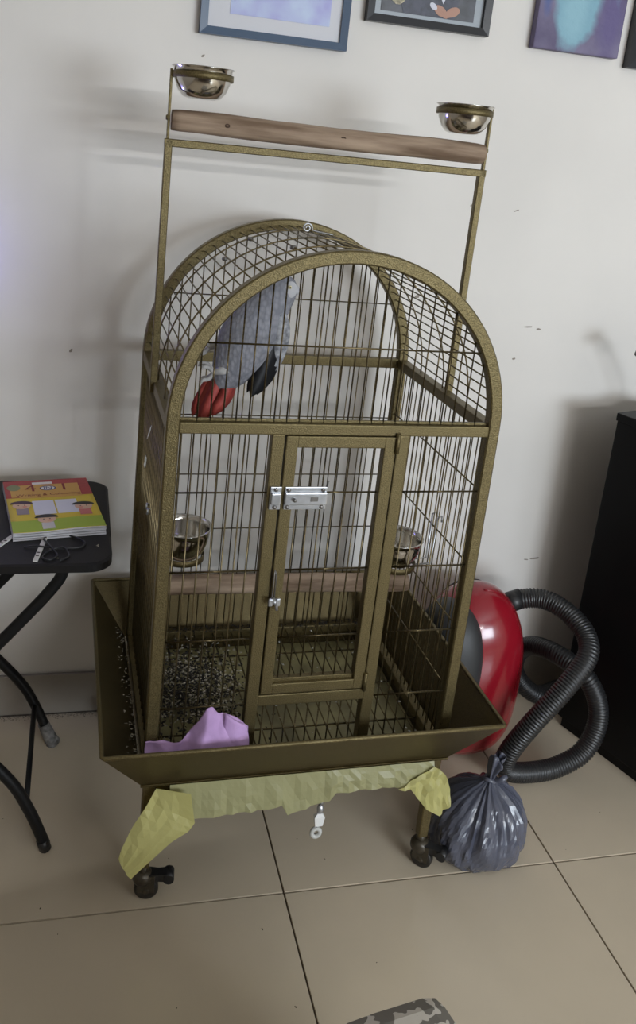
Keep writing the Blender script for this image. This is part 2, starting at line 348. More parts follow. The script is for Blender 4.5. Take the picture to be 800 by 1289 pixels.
for (u, th, rr) in ((.545, 2.2, .008), (.345, 2.5, .007), (.10, 3.0, .004), (.315, 3.2, .005)):
    m_ = MB(); c = Vector((u, VS+.0195*math.sin(-th+math.pi)*-1, 0)); m_.lathe([(0, 0), (rr*.5, .0006), (rr*.85, .0003), (rr, -.0012)], n=12)
    o = m_.build('knot', KNOT, pt_); o.location = (u, VS-.0193*math.cos(th-math.pi), 1.4575+.0193*math.sin(th-math.pi)*-1*0+.0193*math.sin(math.pi-th)*.6)
    o.rotation_euler = (math.radians(90)-(math.pi-th)*.6, 0, 0); o.scale = (1.5, 1, 1)
for u in (U0-.002, U1+.002): MB().box((u-.0022, VS-.005, 1.427), (u+.0022, VS+.005, 1.545), .0008).build('bowl_strap', FRAME, cage); MB().lathe([(0, -.002), (.004, -.0015), (.005, .0005), (.005, .003)], (u-.0035 if u < .3 else u+.0005, VS, 1.463), 10, 'x').build('strap_screw', FRAME, cage)
def ring_holder(name, c, r, hgt, parent=cage):
    m_ = MB(); t = .0016
    m_.lathe([(r, -hgt/2), (r, hgt/2), (r+t, hgt/2), (r+t, -hgt/2), (r, -hgt/2)], c, 36); return m_.build(name, FRAME, parent)
def bowl(name, loc, r, h, label, group):
    m_ = MB(); pr = [(0, 0), (r*.45, .0004), (r*.62, h*.06), (r*.80, h*.26), (r*.92, h*.55), (r*.965, h*.8), (r*.97, h*.97), (r*1.045, h), (r*1.045, h+.0012), (r*.955, h+.0005), (r*.945, h*.8), (r*.90, h*.55), (r*.78, h*.28), (r*.60, h*.09), (r*.4, .0022), (0, .002)]
    o = m_.lathe(pr, n=48).build(name, STEEL); o.location = loc; tag(o, label, 'bowl', group); return o
BR, BH = 0.0525, 0.052
ring_holder('bowl_ring', (U0+.0525, VS-.002, 1.537), .0522, .011)
ring_holder('bowl_ring', (U1-.0535, VS-.002, 1.529), .0522, .011)
bowl('food_bowl', cw(U0+.0525, VS-.002, 1.499), .0525, .052, 'steel food bowl at the end of the top perch beside the blue-framed picture', 'food bowls')
bowl('food_bowl', cw(U1-.0535, VS-.002, 1.489), .0525, .052, 'steel food bowl on the top perch below the black-framed photo and canvas', 'food bowls')
# inside perch and bowls
perch('wooden_perch', (TH, .25, .542), (W-TH, .25, .530), .0205, 4.1)
def inner(c, wall_u, sgn):
    ring_holder('bowl_ring', (c[0], c[1], c[2]+.004), .043, .013)
    for dv in (-.012, .012):
        MB().tube([(c[0]+sgn*.040, c[1]+dv, c[2]+.004), (wall_u-sgn*.004, c[1]+dv, c[2]+.006), (wall_u-sgn*.004, c[1]+dv, c[2]+.108), (wall_u+sgn*.006, c[1]+dv, c[2]+.113), (wall_u+sgn*.007, c[1]+dv, c[2]+.100)], .0022, 6).build('bowl_hook', ZINC, cage)
inner((0.082, .25, .604), TH*.5, -1); inner((W-.093, .175, .614), W-TH*.5, 1)
bowl('food_bowl', cw(0.082, .25, .606), .0545, .066, 'steel food bowl inside the cage on the parrot side above the perch', 'food bowls')
bowl('food_bowl', cw(W-.093, .175, .617), .0525, .060, 'steel food bowl inside the cage on the vacuum cleaner side', 'food bowls')
# small fittings on the roof
for (u, v) in ((.190, .36), (.228, .165), (.13, .30)):
    a = math.acos((W/2-u)/RR); MB().lathe([(0, -.004), (.005, -.003), (.006, 0), (.005, .004), (0, .005)], (W/2-(RR)*math.cos(a), v, ZC+(RR)*math.sin(a)), 10).build('roof_nut', SCREWM, cage)
sp = [(0.30+.010*(1-k/30)*math.cos(k*.42), .34+.0*k, ZC+RR+.010+.010*(1-k/30)*math.sin(k*.42)) for k in range(24)][::-1]
MB().tube(catmull(sp+[(0.312, .34, ZC+RR+.006), (.33, .335, ZC+RR+.003), (.352, .33, ZC+RR+.001)], 3), .0016, 6).build('wire_scroll', ZINC, cage)

# ------------------------------------------------------------------ grey parrot clinging inside the dome
GREYF = bpy.data.materials.new('grey_feathers'); GREYF.use_nodes = True
nt = GREYF.node_tree; b = nt.nodes['Principled BSDF']; b.inputs['Roughness'].default_value = 0.75
tc = nt.nodes.new('ShaderNodeTexCoord'); vo = nt.nodes.new('ShaderNodeTexVoronoi'); vo.inputs['Scale'].default_value = 150
mp = nt.nodes.new('ShaderNodeMapping'); mp.inputs['Scale'].default_value = (1, 1, .65); nt.links.new(tc.outputs['Object'], mp.inputs['Vector']); nt.links.new(mp.outputs['Vector'], vo.inputs['Vector'])
r = nt.nodes.new('ShaderNodeValToRGB'); r.color_ramp.elements[0].color = (.265, .268, .300, 1); r.color_ramp.elements[1].color = (.19, .195, .225, 1); r.color_ramp.elements[0].position = .25; r.color_ramp.elements[1].position = .75
nt.links.new(vo.outputs['Distance'], r.inputs['Fac']); nt.links.new(r.outputs['Color'], b.inputs['Base Color'])
bp = nt.nodes.new('ShaderNodeBump'); bp.inputs['Strength'].default_value = .5; bp.inputs['Distance'].default_value = .003; nt.links.new(vo.outputs['Distance'], bp.inputs['Height']); nt.links.new(bp.outputs['Normal'], b.inputs['Normal'])
WINGF = mat('wing_covert_feathers', (0.15, 0.155, 0.175), 0.7, col2=(.42, .43, .46), vscale=95, bump=.5, bscale=140)
DARKF = mat('dark_flight_feathers', (0.010, 0.011, 0.014), 0.5, var=.3, vscale=50)
REDF = mat('red_tail_feathers', (0.30, 0.035, 0.028), 0.6, col2=(.46, .075, .06), vscale=30, bump=.4, bscale=90)
FACE = mat('white_face_skin', (.50, .50, .52), .8); BEAK = mat('black_beak', (.012, .011, .011), .3); FOOT = mat('grey_foot_skin', (.36, .35, .34), .7, var=.2, vscale=90)
PV = 0.115
par = empty('parrot', cw(.10, PV, 1.03), CTH, 'grey parrot with a red tail clinging inside the cage dome', 'parrot')
def pl(u, v, z): return Vector((u-.10, v-PV, z-1.03))
def ploft(secs, name, m, n=18, parent=par):
    # sections: (u, v, z, radius in plane, radius in v)
    rings = []; N = len(secs)
    for i, (u, v, z, ra, rb) in enumerate(secs):
        p0 = secs[max(0, i-1)]; p1 = secs[min(N-1, i+1)]; d = Vector((p1[0]-p0[0], 0, p1[2]-p0[2])).normalized(); nx = Vector((d.z, 0, -d.x))
        rings.append([pl(u, v, z)+nx*(ra*math.cos(2*math.pi*k/n))+Vector((0, rb*math.sin(2*math.pi*k/n), 0)) for k in range(n)])
    return subsurf(MB().loft(rings).build(name, m, parent), 1)
body = ploft([(.098, PV, 1.000, .008, .008), (.104, PV, 1.010, .019, .018), (.118, PV, 1.030, .033, .030), (.132, PV, 1.058, .047, .041), (.145, PV, 1.090, .053, .046), (.157, PV, 1.118, .053, .046), (.170, PV, 1.143, .046, .041), (.184, PV, 1.165, .038, .034),
       (.195, PV, 1.182, .034, .031), (.203, PV, 1.197, .031, .028), (.207, PV, 1.209, .024, .021), (.209, PV, 1.217, .010, .010)], 'body', GREYF)
# wings
def feather(path, wid, thk, name, m, parent):
    P = catmull(path, 5); N = len(P); rings = []
    for i, p in enumerate(P):
        t = i/(N-1); wv = wid*(min(1, t*3+.25))*(1-max(0, (t-.72)/.28)**2*.92)
        d = (P[min(N-1, i+1)]-P[max(0, i-1)]).normalized(); nx = Vector((d.z, 0, -d.x)).normalized()
        rings.append([pl(*p)+nx*wv+Vector((0, 0, 0)), pl(*p)+Vector((0, thk, 0)), pl(*p)-nx*wv, pl(*p)-Vector((0, thk, 0))])
    return MB().loft(rings).build(name, m, parent)
wing = ploft([(.190, PV-.020, 1.165, .006, .006), (.197, PV-.022, 1.150, .014, .011), (.203, PV-.022, 1.125, .018, .013), (.204, PV-.020, 1.095, .017, .012), (.199, PV-.016, 1.062, .014, .009), (.191, PV-.012, 1.038, .008, .006), (.187, PV-.010, 1.026, .003, .003)], 'wing', WINGF, 14)
for k, (a0, a1, wd) in enumerate((((.193, 1.118), (.158, .998), .016), ((.198, 1.108), (.170, 1.002), .013), ((.203, 1.100), (.181, 1.012), .010), ((.190, 1.125), (.153, 1.003), .010))):
    v = PV-.026+.004*k
    feather([(a0[0], v, a0[1]), ((a0[0]+a1[0])/2+.004, v, (a0[1]+a1[1])/2), (a1[0], v, a1[1])], wd, .0022, 'flight_feather', DARKF, wing)
wing2 = ploft([(.180, PV+.038, 1.160, .008, .005), (.188, PV+.043, 1.130, .020, .008), (.190, PV+.042, 1.090, .018, .008), (.182, PV+.036, 1.045, .010, .005), (.176, PV+.03, 1.015, .003, .003)], 'wing', WINGF, 14)
for k, (du, wd) in enumerate(((-.022, .011), (-.011, .0125), (.000, .013), (.012, .0125), (.024, .011), (-.005, .013), (.017, .012))):
    feather([(.112+du*.55, PV-.003*k+.006, 1.040), (.098+du*.9, PV-.003*k, .998), (.078+du*.85, PV-.003*k-.002, .946+abs(du)*.35+max(0, du)*.5)], wd, .0024, 'tail_feather', REDF, par)
# head features: bare face, eye, hooked beak turned up to the roof wires
for sg in (-1, 1):
    o = MB().lathe([(0, .0035), (.008, .003), (.014, .0012), (.0165, -.002)], n=18).build('face_patch', FACE, par); o.location = pl(.212, PV+sg*.0255, 1.195); o.rotation_euler = (math.radians(90 if sg < 0 else -90), 0, 0); o.scale = (.72, .9, .7)
    e = MB().lathe([(0, .0028), (.0022, .002), (.0032, 0), (.0032, -.002)], n=14).build('eye', mat('pale_eye', (.75, .68, .42), .2), par); e.location = pl(.209, PV+sg*.0295, 1.200); e.rotation_euler = (math.radians(90 if sg < 0 else -90), 0, 0)
    MB().lathe([(0, .0012), (.0012, .0008), (.0016, -.001)], (0, 0, .0025), 10).build('pupil', BEAK, e)
ch = ploft([(.217, PV, 1.196, .009, .014), (.227, PV, 1.192, .010, .016), (.232, PV, 1.183, .006, .010)], 'cheek', FACE, 14)
MB().tube([pl(*p) for p in catmull([(.200, PV, 1.207), (.190, PV, 1.213), (.181, PV, 1.210), (.176, PV, 1.202), (.176, PV, 1.194)], 4)], [.009, .0095, .010, .010, .010, .010, .0095, .009, .0085, .008, .007, .006, .005, .004, .003, .002, .001], 12).build('upper_beak', BEAK, par)
MB().tube([pl(*p) for p in catmull([(.192, PV, 1.196), (.184, PV, 1.195), (.180, PV, 1.199)], 3)], [.007, .007, .0065, .006, .005, .004, .003], 10).build('lower_beak', BEAK, par)
for (fv, fz, fu) in ((PV-.022, 1.040, .088), (PV+.024, 1.075, .085)):
    leg = MB().tube([pl(fu+.030, fv, fz+.008), pl(fu+.012, fv, fz+.004), pl(fu, fv, fz)], [.011, .0075, .0055], 10).build('leg', FOOT, par)
    for (dv, dz, du) in ((-.010, .012, -.020), (.004, .016, -.022), (-.006, -.012, -.018), (.008, -.012, -.016)):
        MB().tube([pl(*p) for p in catmull([(fu+.002, fv, fz), (fu+du*.5, fv+dv*.6, fz+dz*.9), (fu+du, fv+dv, fz+dz), (fu+du-.004, fv+dv, fz+dz-.006)], 3)], [.0042]*4+[.0038]*3+[.003, .002, .0012], 8).build('toe', FOOT, leg)

# ------------------------------------------------------------------ seeds, droppings and small feathers
def seeds(name, n, f, size, m, label, cat):
    m_ = MB(); cols = []
    for i in range(n):
        x, y, z = f(); s = size*(.6+.8*random.random()); a = random.random()*6.28; ca, sa = math.cos(a)*s, math.sin(a)*s
        m_.add([(x+ca, y+sa, z), (x-sa*.5, y+ca*.5, z+s*.1), (x-ca, y-sa, z), (x+sa*.5, y-ca*.5, z+s*.1), (x, y, z+s*.55)], [(0, 1, 4), (1, 2, 4), (2, 3, 4), (3, 0, 4), (3, 2, 1, 0)])
    o = m_.build(name, m); tag(o, label, cat, kind='stuff'); return o
SEEDP = mat('pale_seed_husk', (.42, .38, .30), .8, var=.4, vscale=300); SEEDD = mat('dark_seed_husk', (.02, .016, .012), .8)
def pile():
    while True:
        u, v = random.gauss(.115, .06), random.gauss(.25, .075)
        if .03 < u < .30 and .05 < v < .46: return cw(u, v, .2896+.012*math.exp(-((u-.11)/.06)**2-((v-.25)/.08)**2)*random.random())
seeds('seed_husks', 800, pile, .0036, SEEDP, 'pale seed husks scattered on the cage floor under the parrot', 'seeds')
seeds('dark_seed_husks', 1400, pile, .0045, SEEDD, 'dark seed husks piled on the cage floor under the parrot', 'seeds')
def lspill():
    t = random.random(); v = .02+.46*random.random(); s = random.random()**2*.35; u = -o_-(OS-o_)*s; return cw(u+.002, v, Z0+(ZR-Z0)*s+.002)
seeds('spilled_seed_husks', 130, lspill, .0030, SEEDP, 'pale seed husks spilled in the skirt on the folding table side', 'seeds')
def bspill(): return cw(.03+.56*random.random(), D-.012-.02*random.random(), .292+.012*random.random())
seeds('seed_husk_line', 260, bspill, .0040, SEEDD, 'dark husks gathered along the rear bottom rail of the cage', 'seeds')
def spill2(): return cw(.2+.37*random.random(), .05+.4*random.random(), .2893)
seeds('droppings', 60, spill2, .0034, mat('white_droppings', (.6, .6, .56), .9), 'white dropping specks on the cage floor grate under the door', 'droppings')
DOWN = mat('white_down', (.72, .72, .70), .9)
def down(loc, label, rot):
    m_ = MB()
    for k in range(16):
        a = k*.4; d = Vector((math.cos(a)*.3, math.cos(a), math.sin(a))).normalized(); m_.tube([(0, 0, 0), d*.007+Vector((0, 0, .001)), d*(.011+.005*random.random())], [.0012, .0009, .0003], 4)
    o = m_.build('down_feather', DOWN); o.location = loc; o.rotation_euler = rot; tag(o, label, 'feather', 'feathers caught in the side bars')
down(cw(.004, .325, .780), 'white down feather caught in the side bars facing the table', (0, 0, 0))
down(cw(.004, .285, .860), 'small white down feather caught high in the side bars', (1, 0, 0))

specks = [(random.uniform(-.4, 1.1), random.uniform(-1.0, -.15)) for k in range(26)]
seeds('floor_specks', 26, lambda: (*specks.pop(), .0002), .0022, SEEDD, 'dark specks of dirt scattered over the floor tiles', 'dirt')
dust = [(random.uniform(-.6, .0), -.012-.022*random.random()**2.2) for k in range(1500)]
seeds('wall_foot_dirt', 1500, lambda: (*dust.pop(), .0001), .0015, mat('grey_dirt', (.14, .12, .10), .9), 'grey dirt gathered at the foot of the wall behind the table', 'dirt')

# ------------------------------------------------------------------ yellow film hanging from the pan, lilac cloth, hanging clip
def film_mat(name, col, a):
    m = bpy.data.materials.new(name); m.use_nodes = True; nt = m.node_tree; out = nt.nodes['Material Output']; nt.nodes.remove(nt.nodes['Principled BSDF'])
    d = nt.nodes.new('ShaderNodeBsdfPrincipled'); d.inputs['Base Color'].default_value = (*col, 1); d.inputs['Roughness'].default_value = .38
    t = nt.nodes.new('ShaderNodeBsdfTranslucent'); t.inputs['Color'].default_value = (*col, 1); mx = nt.nodes.new('ShaderNodeMixShader'); mx.inputs[0].default_value = a
    tc = nt.nodes.new('ShaderNodeTexCoord'); n = nt.nodes.new('ShaderNodeTexNoise'); n.inputs['Scale'].default_value = 45; n.inputs['Detail'].default_value = 3
    bp = nt.nodes.new('ShaderNodeBump'); bp.inputs['Strength'].default_value = .5; bp.inputs['Distance'].default_value = .004
    nt.links.new(tc.outputs['Object'], n.inputs['Vector']); nt.links.new(n.outputs['Fac'], bp.inputs['Height']); nt.links.new(bp.outputs['Normal'], d.inputs['Normal'])
    nt.links.new(d.outputs[0], mx.inputs[1]); nt.links.new(t.outputs[0], mx.inputs[2]); nt.links.new(mx.outputs[0], out.inputs['Surface']); return m
YEL = film_mat('yellow_film', (.66, .62, .26), .38)
PALE = film_mat('faded_yellow_film', (.52, .50, .27), .42)
def lerp_tab(tab, x):
    for (a, b_), (c, d) in zip(tab, tab[1:]):
        if x <= c: return b_+(d-b_)*(x-a)/(c-a)
    return tab[-1][1]
def sheet(top, bot, n, m, vfun):
    P = []
    for j in range(m+1):
        t = j/m; row = []
        for i in range(n+1):
            s = i/n; a = Vector(top(s)); b_ = Vector(bot(s)); p = a.lerp(b_, t); row.append((p.x, vfun(s, t), p.y))
        P.append(row)
    return P
def nz(x, y, s=1): return noise.noise(Vector((x*s, y*s, 3.7)))
fm = empty('plastic_film', cw(0, 0, 0), CTH, 'yellow plastic film hanging out of the pan under the cage skirt', 'plastic film')
botA = [(.0, .206), (.10, .2045), (.225, .208), (.262, .213), (.268, .214), (.277, .193), (.32, .203), (.364, .212), (.367, .228), (.456, .231), (.50, .229), (.585, .229)]
P = sheet(lambda s: (.050+.530*s, .2735), lambda s: (.050+.530*s, lerp_tab(botA, .050+.530*s)), 44, 4, lambda s, t: -.0115-.010*t-.014*abs(nz(s*20, t*1.2))*min(1, t*1.6)+.004*nz(s*9, t*2)*t)
solidify(MB().grid(P, smooth=False).build('front_flap', PALE, fm), .0006)
tl_ = [(.024, .2735), (.010, .248), (-.003, .222), (-.020, .190), (-.034, .160), (-.039, .143)]; br_ = [(.085, .2735), (.096, .212), (.084, .194), (.054, .174), (.020, .142), (-.017, .113)]
def pol(t_, s):
    k = min(len(t_)-2, int(s*(len(t_)-1))); f = s*(len(t_)-1)-k; return (t_[k][0]*(1-f)+t_[k+1][0]*f, t_[k][1]*(1-f)+t_[k+1][1]*f)
P = sheet(lambda s: pol(tl_, s), lambda s: pol(br_, s), 10, 6, lambda s, t: -.0170-.026*s-.022*t+.016*abs(nz(t*3.2+.4, s*1.1))*min(1, s*4)+.006*nz(s*3, t*6)*min(1, s*4))
solidify(MB().grid(P, smooth=False).build('corner_flap', YEL, fm), .0006)
tr = [(.578, .267), (.590, .262), (.604, .248), (.614, .222), (.620, .190)]; bl = [(.500, .230), (.530, .229), (.545, .205), (.570, .180), (.594, .167)]
P = sheet(lambda s: pol(tr, s), lambda s: pol(bl, s), 9, 6, lambda s, t: -.020-.012*s-.012*t+.010*nz(s*7, t*7, 1.3)+random.uniform(-.003, .003)*s)
solidify(MB().grid(P, smooth=False).build('corner_flap', YEL, fm), .0006)
LIL = mat('lilac_cloth', (.52, .33, .60), .85, var=.12, vscale=18, bump=.5, bscale=70)
out_top = [(.000, .372), (.012, .372), (.060, .373), (.078, .388), (.094, .410), (.103, .430), (.107, .442), (.118, .443), (.125, .428), (.132, .421), (.140, .424), (.160, .412), (.178, .401), (.186, .391)]
P = []
for j in range(15):
    t = j/14; row = []
    for i in range(50):
        s = i/49; uu = -.002+.186*s; zt = lerp_tab(out_top, uu); zb = .318+.012*s; z = zt+(zb-zt)*t
        v = -.012-.040*math.sin(min(1, t*1.1)*math.pi/2)*(.5+.5*min(1, s*2))+.010*nz(s*7, t*2.5)+.006*math.sin(s*18+t*3)*(1-t)
        vlim = -(z-Z0)*(OV-o_)/(ZR-Z0)+.004
        row.append((uu+.006*nz(s*4, t*4, 1.1), max(v, vlim) if z < ZR else v, z+.004*nz(s*9, t*3)))
    P.append(row)
cl = MB().grid(P).build('cleaning_cloth', LIL); cl.location = cw(0, 0, 0); cl.rotation_euler = (0, 0, CTH); solidify(cl, .0025); subsurf(cl, 1)
tag(cl, 'crumpled lilac cloth tucked between skirt and front bars', 'cloth')
fold = []
for j in range(8):
    t = j/7; fold.append([(.140+.044*i/9-.004*t*(1-i/9), -.020-.012*t-.010*math.sin(i/9*3), lerp_tab(out_top, .140+.044*i/9)+.004-(.050+.006*i/9)*t) for i in range(10)])
solidify(MB().grid(fold).build('folded_corner', LIL, cl), .0025)
clip = empty('hanging_clip', cw(.347, -.020, .124), CTH, 'white and silver clip hanging below the cage pan', 'clip')
MB().tube([(0, .016, .148), (0, .015, .108), (.001, .004, .090), (.002, 0, .080)], .0035, 8).lathe([(0, .080), (.005, .078), (.007, .070), (.0055, .062), (0, .060)], n=12).build('swivel', ZINC, clip)
MB().loft([[(x*.5, y*.6, .060) for x, y in ((-.01, -.005), (.01, -.005), (.01, .005), (-.01, .005))], [(x, y, .052) for x, y in ((-.0105, -.005), (.0105, -.005), (.0105, .005), (-.0105, .005))], [(x*.75, y, .032) for x, y in ((-.01, -.005), (.01, -.005), (.01, .005), (-.01, .005))]], smooth=False).build('white_tab', mat('white_plastic', (.8, .8, .78), .4), clip)
MB().tube([(-.002, 0, .033), (-.003, 0, .026)], .002, 6).build('link', SCREWM, clip)
m_ = MB(); m_.tube([(-.003+.0085*math.cos(2*math.pi*k/16), 0, .014+.0095*math.sin(2*math.pi*k/16)) for k in range(16)], .0045, 8, closed=True); m_.build('eyelet', mat('grey_white_plastic', (.55, .55, .52), .5), clip)

# ------------------------------------------------------------------ vacuum cleaner
RED = mat('glossy_red_shell', (.26, .007, .016), .2, coat=.3, var=.08, vscale=6)
VG = mat('dark_grey_shell', (.028, .029, .030), .5)
vac = empty('vacuum_cleaner', (.80, -.205, 0), 0, 'glossy red canister vacuum cleaner standing on end by the cage', 'vacuum cleaner')
def blob(cx, cy, cz, a, b_, c, ph=2.2, pt=2.2, pb=2.2, nu=40, nv=26):
    P = []
    def sp(x, e): return math.copysign(abs(x)**e, x)
    for j in range(nv+1):
        t_ = -math.pi/2+math.pi*j/nv; pz = pt if t_ > 0 else pb
        P.append([(cx+a*sp(math.cos(t_), 2/pz)*sp(math.cos(2*math.pi*i/nu), 2/ph), cy+b_*sp(math.cos(t_), 2/pz)*sp(math.sin(2*math.pi*i/nu), 2/ph), cz+c*sp(math.sin(t_), 2/pz)) for i in range(nu)])
    return MB().grid(P, closed=True)
subsurf(blob(0.0, -.008, .2235, .135, .118, .2225, 2.2, 2.2, 3.4).build('body', RED, vac), 1)
subsurf(blob(-.072, -.040, .245, .078, .100, .175, 2.4, 2.4, 2.4).build('top_panel', VG, vac), 1)
MB().tube([(.136*math.cos(math.pi*k/30-math.pi/2)*.985, -.03, .2235+.2225*math.sin(math.pi*k/30-math.pi/2)*.985) for k in range(31)], .0035, 8).build('shell_ridge', RED, vac)
seam = []
for k in range(60):
    a = 2*math.pi*k/60; seam.append((.118*math.cos(a)*1.0+.004, .055, .2235+.2000*math.sin(a)))
MB().tube(seam, .005, 8, closed=True).build('seam_strip', BLACKP, vac)
for sx in (-1, 1): MB().lathe([(0, -.012), (.03, -.012), (.036, -.006), (.036, .006), (.03, .012), (0, .012)], (sx*.085, .075, .037), 24, 'x').build('wheel', BLACKP, vac)
def vl(x, y, z): return Vector((x-.80, y+.205, z))
MB().tube([vl(.845, -.205, .360), vl(.875, -.205, .382), vl(.885, -.205, .388)], [.030, .030, .026], 18).tube([vl(.880, -.205, .385), vl(.922, -.208, .402)], [.026, .0245], 18).build('hose_connector', BLACKP, vac)
hp = catmull([vl(*p) for p in ((.915, -.207, .399), (.955, -.225, .410), (.985, -.255, .412), (1.012, -.300, .400), (1.025, -.350, .376), (1.006, -.390, .345), (.945, -.412, .281), (.885, -.415, .205), (.848, -.405, .130), (.842, -.392, .075), (.865, -.385, .042), (.925, -.380, .030), (.996, -.377, .036), (1.060, -.377, .075), (1.090, -.368, .140), (1.088, -.352, .200), (1.060, -.322, .252), (1.022, -.250, .266), (1.003, -.172, .240), (.993, -.130, .194), (1.000, -.112, .134), (1.030, -.112, .085), (1.075, -.115, .050), (1.12, -.095, .034), (1.18, -.070, .030))], 30)
# even spacing, then ribs
L = [0]
for a, b_ in zip(hp, hp[1:]): L.append(L[-1]+(b_-a).length)
pts = []; rad = []; step = .0018; i = 0; n = int(L[-1]/step)
for k in range(n):
    s = k*step
    while i < len(L)-2 and L[i+1] < s: i += 1
    f = (s-L[i])/(L[i+1]-L[i]); pts.append(hp[i].lerp(hp[i+1], f)); rad.append((.0240, .0246, .0240, .0216)[k % 4])
HOSE = mat('black_hose', (.016, .016, .017), .38, spec=.6)
MB().tube(pts, rad, 18).build('hose', HOSE, vac)

# ------------------------------------------------------------------ grey rubbish bag
BAGM = mat('grey_bag_film', (.088, .094, .128), .27, var=.12, vscale=9, spec=.7)
gb = empty('rubbish_bag', (.698, -.546, 0), 0, 'tied blue-grey plastic rubbish bag on the tiles beside a castor', 'bag')
P = []; prof = [(.0, .0006), (.055, .001), (.088, .006), (.103, .030), (.108, .065), (.104, .100), (.090, .135), (.066, .165), (.040, .186), (.020, .199), (.011, .208)]
def pr_at(t):
    x = t*(len(prof)-1); k = min(len(prof)-2, int(x)); f = x-k; return prof[k][0]*(1-f)+prof[k+1][0]*f, prof[k][1]*(1-f)+prof[k+1][1]*f
NV, NU = 34, 120
def ridge(x, y, sc_): return 1-2*abs(noise.noise(Vector((x*sc_, y*sc_, 5.1))))*1.6
for j in range(NV+1):
    t = j/NV; r_, z = pr_at(t); row = []
    for k in range(NU):
        a = 2*math.pi*k/NU; up_ = max(0, (t-.22)/.78); c_, s_ = math.cos(a), math.sin(a)
        tw = a+.25*nz(c_*2, s_*2+t*1.5, 1.3)
        f1 = ridge(math.cos(tw)*3.2+7, math.sin(tw)*3.2, 1.0); f2 = ridge(math.cos(tw)*6.5, math.sin(tw)*6.5+3, 1.0)
        crumple = ridge(c_*2.6+t*3.0, s_*2.6-t*2.0, 1.2)
        rr = r_*(1+(.13*f1+.06*f2)*up_**.9-.05*up_+.07*nz(c_*1.6+t, s_*1.6, 1.5)+.030*crumple*(1 if t > .12 else .2))
        zz = z*.865*(1+.04*nz(c_*1.5+9, s_*1.5)) if t > .15 else z*.865
        rr *= 1+(random.uniform(-.008, .008) if .1 < t < .97 else 0)
        row.append((rr*c_+.010*up_, rr*s_*.94-.008*up_, zz))
    P.append(row)
MB().grid(P, smooth=False, closed=True).build('sack', BAGM, gb)
P = []
for j, (r_, z, dx) in enumerate(((.010, .178, .010), (.0075, .186, .010), (.0085, .194, .011), (.011, .204, .013), (.0135, .215, .016), (.0150, .226, .019), (.0135, .234, .021))):
    P.append([((r_*(1+.42*math.sin(5*a_+j*.5)))*math.cos(a_)*.75+dx, (r_*(1+.42*math.sin(5*a_+j*.5)))*math.sin(a_)-.010, z+.008*math.sin(a_*2+1)*(j > 4)) for a_ in [2*math.pi*k/60 for k in range(60)]])
solidify(MB().grid(P, closed=True).build('tied_neck', BAGM, gb), .0008)
MB().tube([(.010+.012*math.cos(a_), -.010+.010*math.sin(a_), .1805+.003*math.sin(a_*2)) for a_ in [2*math.pi*k/20 for k in range(20)]], .0050, 8, closed=True).tube(catmull([(.018, -.018, .181), (.028, -.024, .187), (.037, -.022, .191), (.043, -.018, .187)], 4), [.004, .0045, .005, .006, .0065, .007, .007, .0065, .006, .005, .0045, .004, .0025], 8).build('knot', BAGM, gb)

# ------------------------------------------------------------------ black cabinet and the dark panel on it
cab_rz = -math.atan2(.09, .25); cab = empty('cabinet', (1.112, -.178, 0), 0, 'plain black cabinet standing at an angle against the wall', 'cabinet')
cab.rotation_euler = (0, 0, math.atan2(.09, .25)*1.0)
CABM = mat('black_laminate', (.0045, .0045, .005), .45, var=.2, vscale=5, spec=.2)
wC, dC, hC = .43, .46, .884
MB().box((0, -dC, .03), (wC, 0, hC-.02), .002).build('carcass', CABM, cab)
MB().box((-.003, -dC-.004, hC-.02), (wC+.003, .003, hC), .002).build('top_board', CABM, cab)
MB().box((.01, -dC+.01, 0), (wC-.01, -.01, .031)).build('plinth', CABM, cab)
for k in range(2): d_ = MB().box((.004+k*wC/2, -dC-.018, .04), (wC/2-.003+k*wC/2, -dC-.001, hC-.026), .002).build('door', CABM, cab); MB().tube([(wC/2+(-.03 if k == 0 else .03), -dC-.032, .48), (wC/2+(-.03 if k == 0 else .03), -dC-.032, .58)], .004, 8).build('handle', ZINC, d_)
MB().lathe([(0, -.003), (.003, -.002), (.004, .0005)], (0, -.20, .40), 10, 'x').build('side_screw', ZINC, cab)
dl = empty('desk_lamp', (1.262, -.165, .884), 0, 'small black gooseneck desk lamp standing on the black cabinet', 'desk lamp')
MB().lathe([(0, 0), (.045, 0), (.046, .006), (.040, .012), (.008, .015), (0, .015)], n=28).build('base', BLACKP, dl)
MB().tube(catmull([(0, 0, .012), (-.012, 0, .05), (-.045, .004, .105), (-.078, .008, .148), (-.092, .010, .160)], 6), .0048, 10).build('gooseneck', BLACKP, dl)
hd = MB().lathe([(0, .020), (.008, .019), (.012, .012), (.020, -.006), (.026, -.014), (.024, -.014), (.010, .008), (0, .010)], n=24).build('lamp_head', BLACKP, dl); hd.location = (-.100, .012, .162); hd.rotation_euler = (0, math.radians(-28), 0)

